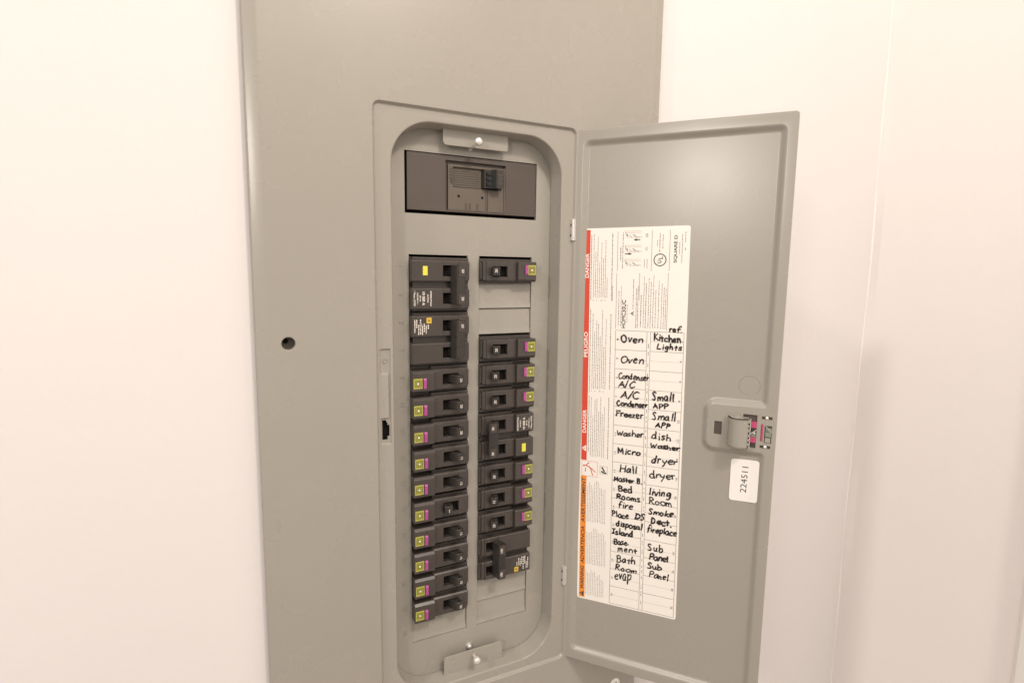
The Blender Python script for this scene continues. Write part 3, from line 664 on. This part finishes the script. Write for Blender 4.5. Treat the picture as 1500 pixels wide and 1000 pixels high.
def double(amp, kind):
    """kind: 'interrupting' plain + yellow mark + white print; 'listed' amber emblem print; 'right' blocks at the end; 'sub' off, print at the end"""
    root = empty('double_circuit_breaker', (0, 0, 0)); m = MB()
    for z in (.5, -.5):
        if kind == 'right': pole(m, z, .79); m.prism([(q[0], q[1]+z) for q in profile(.385, .45, .07)], 0, .012, .79, PLASTIC)
        elif kind == 'sub': pole(m, z, .02, pocket=(1.46, 2.0), y=.34, h=.39)
        else: pole(m, z, .012, y=.32, h=.39)
    m.box(.1, 2.2, -.10, -.05, -.12, .12, PLASTIC)
    soften(m.build('breaker_body', root, weld='islands'))
    t = MB()
    x0, x1 = {'right': (1.62, 2.04), 'sub': (1.30, 1.62)}.get(kind, (1.56, 1.93)); yt = -.66 if kind != 'sub' else -.78
    sg = -1 if kind == 'sub' else 1
    zz = .69 if kind != 'sub' else .72
    xb0, xb1 = (x0-.10, x1-.10) if sg > 0 else (x0+.10, x1+.10)
    def bar(xa, xb, ya, yb, z0, z1, ca, cb):
        t.add([(ca, ya, z0), (cb, ya, z0), (xb, yb+.03, z0), (xb-.05, yb, z0), (xa+.03, yb, z0), (xa, yb+.06, z0),
               (ca, ya, z1), (cb, ya, z1), (xb, yb+.03, z1), (xb-.05, yb, z1), (xa+.03, yb, z1), (xa, yb+.06, z1)],
              [(i, (i+1) % 6, (i+1) % 6+6, i+6) for i in range(6)] + [(5, 4, 3, 2, 1, 0), (6, 7, 8, 9, 10, 11)], PLASTIC2)
    bar(x0, x1, -.36, yt, -zz, zz, xb0, xb1)
    for z in (.5, -.5): bar(x0+.04, x1-.06, -.10, -.40, z-.165, z+.165, xb0, xb1-.06)
    soften(t.build('handle_tie', root, weld='islands'), .012)
    for z in (.5, -.5):
        if kind == 'listed' and z < 0: continue
        n = MB(); xm = (x0+x1)/2 + .02
        n.box(xm-.11, xm+.13, yt-.018, yt+.01, z-.19, z+.17, PLASTIC); rating(n, amp, xm-.0, yt-.0215, z, .095)
        n.build('rating_plate', root)
    def words(x, s, l, z, y, size, bold=.02): put_text(g, s, (x, y, z+l/2), (0, 0, -1), (1, 0, 0), size, WHITEP, length=l, bold=bold)
    g = MB()
    if kind in ('interrupting', 'right'):
        y = -.3235 if kind == 'interrupting' else -.4535; z = -.5 if kind == 'interrupting' else -.5
        for x, s_, l, h in ((.69, 'INTERRUPTING', .54, .055), (.58, 'RATING', .28, .05), (.40, '10 000 A', .48, .095), (.30, '60 Hz', .22, .05), (.20, '120/240 V~', .42, .05), (.085, '1 Phase, LISTED', .54, .06)): words(x, s_, l, z, y, h)
        g.build('white_print', root, weld=False)
        b = MB(); ym = -.32 if kind == 'interrupting' else -.45; bx = .42 if kind == 'interrupting' else .36
        b.box(bx, bx+.17, ym-.02, ym+.01, .33, .66, YELLOW); b.build('yellow_mark', root)
    else:
        y = -.3235 if kind == 'listed' else -.3435; z = .5 if kind == 'listed' else .5
        for ci, (x, za, zb) in enumerate(((.10, -.22, .24), (.17, -.05, .26), (.24, -.30, .05), (.31, -.28, -.04), (.31, .12, .27), (.38, -.30, .02), (.45, -.20, .10), (.52, -.26, .04), (.60, -.10, .06))):
            zc = z + za
            while zc < z + zb:
                l = random.uniform(.03, .08); g.add(at(rect(x, x+.036, zc, min(zc+l, z+zb)), y), [(0, 1, 2, 3)], WHITEP); zc += l + random.uniform(.012, .03)
        words(.30, 'UL', .10, z+.04, y-.002, .09)
        g.build('white_print', root, weld=False)
        b = MB(); b.box(.55, .74, y-.010, y+.002, z+.10, z+.31, AMBER); b.add(at(rect(.62, .67, z+.18, z+.23), y-.013), [(0, 1, 2, 3)], PRINT); b.build('amber_emblem', root)
    return root
ZC = -.07
def place(root, side, k, n=1):
    z = -(k + n/2) + ZC
    jx, jy, jz = random.uniform(-.012, .012), random.uniform(-.02, .015), random.uniform(-.008, .008)
    if side == 'L': root.location = Vector((XL0+jx, jy, z+jz))*S; root.rotation_euler = (0, random.uniform(-.006, .006), random.uniform(-.006, .006))
    else: root.location = Vector((XR1+jx, jy, z+jz))*S; root.rotation_euler = (0, math.pi+random.uniform(-.006, .006), random.uniform(-.006, .006))
def copy_tree(o, parent=None):
    c_ = o.copy(); COL.objects.link(c_); c_.parent = parent
    for ch in list(o.children): copy_tree(ch, c_)
    return c_
protos = {}
GS = 'single circuit breakers with yellow emblem and magenta button'
def put_single(amp, side, k, label, off=False):
    key = (amp, off)
    if key in protos: o = copy_tree(protos[key])
    else: o = protos[key] = single(amp, off)
    place(o, side, k); tag(o, label, 'circuit breaker', GS)
GD = 'double circuit breakers with tied handles'
for kind, amp, side, k, lab in (
    ('interrupting', '50', 'L', 0, 'topmost double breaker of the left column, with yellow mark and white 10 000 A print'),
    ('listed', '50', 'L', 2, 'left column double breaker with small amber emblem and white print'),
    ('right', '30', 'R', 6, 'double black breaker with yellow mark and white print, midway down the right column'),
    ('sub', '100', 'R', 11, 'double black breaker with slanting tall handle tie and amber emblem, bottom of the right column')):
    o = double(amp, kind); place(o, side, k, 2); tag(o, lab, 'circuit breaker', GD)
left = [('20', 'first single breaker below the two tied double breakers in the left column'), ('20', 'second single breaker below the two tied double breakers in the left column'),
        ('20', 'third single breaker below the double breakers in the left column, handle marked 20'), ('15', 'left column breaker two above the one switched off, handle marked 15'),
        ('15', 'left column breaker directly above the one switched off, handle marked 15'), ('20', 'breaker switched off, its toggle leaning left unlike its neighbours in the left column'),
        ('15', 'left column breaker directly below the one switched off'), ('15', 'left column breaker fourth from the bottom... '), ('15', ''), ('20', '')]
left[7] = ('15', 'left column breaker third from the bottom of its column'); left[8] = ('15', 'left column breaker second from the bottom of its column')
left[9] = ('20', 'lowest breaker in the left column, just above the bare filler plate')
for i, (amp, lab) in enumerate(left): put_single(amp, 'L', 4+i, lab, off=(i == 5))
for amp, k, lab in (('20', 0, 'lone black breaker at the top of the right column above two bare filler plates'), ('20', 3, 'right column breaker directly below the two bare filler plates'),
                    ('20', 4, 'middle one of the three single breakers above the right column double breaker'), ('20', 5, 'right column breaker directly above the tied double breaker with yellow mark'),
                    ('20', 8, 'right column breaker directly below the tied double breaker with yellow mark'), ('15', 9, 'right column breaker marked 15, middle one of the three below the yellow-marked double'),
                    ('20', 10, 'right column breaker directly above the bottom double breaker with slanting handle tie')):
    put_single(amp, 'R', k, lab)

# ------------------------------------------------------------------ main breaker
mb_root = empty('main_breaker', (MX0, 0, MZ0))
tag(mb_root, 'large dark brown main breaker in the wide opening above both columns', 'main breaker')
def ml(o): o.location = -Vector((MX0, 0, MZ0))*S; return o
m = MB(); fr = rect(1.26, 3.66, 1.63, 3.40)
body = rect(MX0+.10, MX1-.03, MZ0+.13, MZ1-.03)
YB = .03
m.rings([at(body, .9), at(body, YB+.03), at(loop(body, .02, .02, 1), YB)] if False else [at(body, .9), at(body, YB)], MAINP)
m.fill([body, fr], YB, MAINP)
tr = rect(1.27, 3.65, 1.64, 3.39); pf = rect(1.37, 3.635, 1.655, 3.28)
m.rings([at(fr, YB), at(tr, YB+.13)], MAINP); m.fill([tr, pf], YB+.13, MAINP); m.rings([at(pf, YB+.13), at(loop(pf, .001, .012, 0), YB+.03)] if False else [at(pf, YB+.13), at(pf, YB+.03)], MAINP)
m.box(3.60, 3.645, YB-.006, YB+.02, 1.645, 3.30, MAINL); m.box(1.36, 3.60, YB-.004, YB+.02, 1.645, 1.68, MAINL)  # paler strips stand in for lit right and bottom frame edges
po = rect(1.55, 3.50, 2.46, 3.20)
m.fill([pf, po], YB+.03, MAINL)
m.rings([at(po, YB+.03), at(rect(1.58, 3.48, 2.48, 3.16), YB+.12)], MAINP); m.fill([rect(1.58, 3.48, 2.48, 3.16)], YB+.12, MAINL)
ml(m.build('breaker_body', mb_root))
m = MB()
for i in range(8): m.box(1.62, 2.62, YB+.095, YB+.12, 2.51+i*.08, 2.545+i*.08, MAINL)
ml(m.build('slider_ribs', mb_root))
m = MB()
for x in (1.78, 2.72): m.lathe((x, YB+.028, 2.16), 'y', [(.05, 0), (.05, .004)], 14, HOLE)
for x in (2.05, 2.2, 2.5): m.box(x, x+.04, YB+.005, YB+.03, 1.68, 1.92, MAINP)
m.box(2.94, 3.38, YB-.005, YB+.03, 1.675, 2.44, MAINL); m.box(2.86, 2.93, YB+.012, YB+.03, 1.675, 2.44, MAINP)
ml(m.build('face_details', mb_root))
m = MB(); m.prism([(2.70, YB+.11), (3.42, YB+.11), (3.40, -.30), (3.12, -.34), (2.98, -.18), (2.74, -.08)], 2, 2.50, 3.16, PLASTIC2)
for i in range(3): m.box(2.80, 3.0, -.22, .0, 2.58+i*.19, 2.68+i*.19, GLOSS)
m.prism([(2.98, -.18), (3.12, -.345), (3.12, -.30), (2.99, -.12)], 2, 2.49, 3.17, GLOSS)
put_text(m, '200', (3.20, -.347, 3.05), (0, 0, -1), (1, .1, 0), .17, MAINL, length=.42)
ml(m.build('toggle', mb_root))
m = MB(); put_text(m, 'O/OFF', (1.42, YB+.026, 3.14), (0, 0, -1), (1, 0, 0), .12, HOLE, length=.56)
ml(m.build('off_marking', mb_root, weld=False))
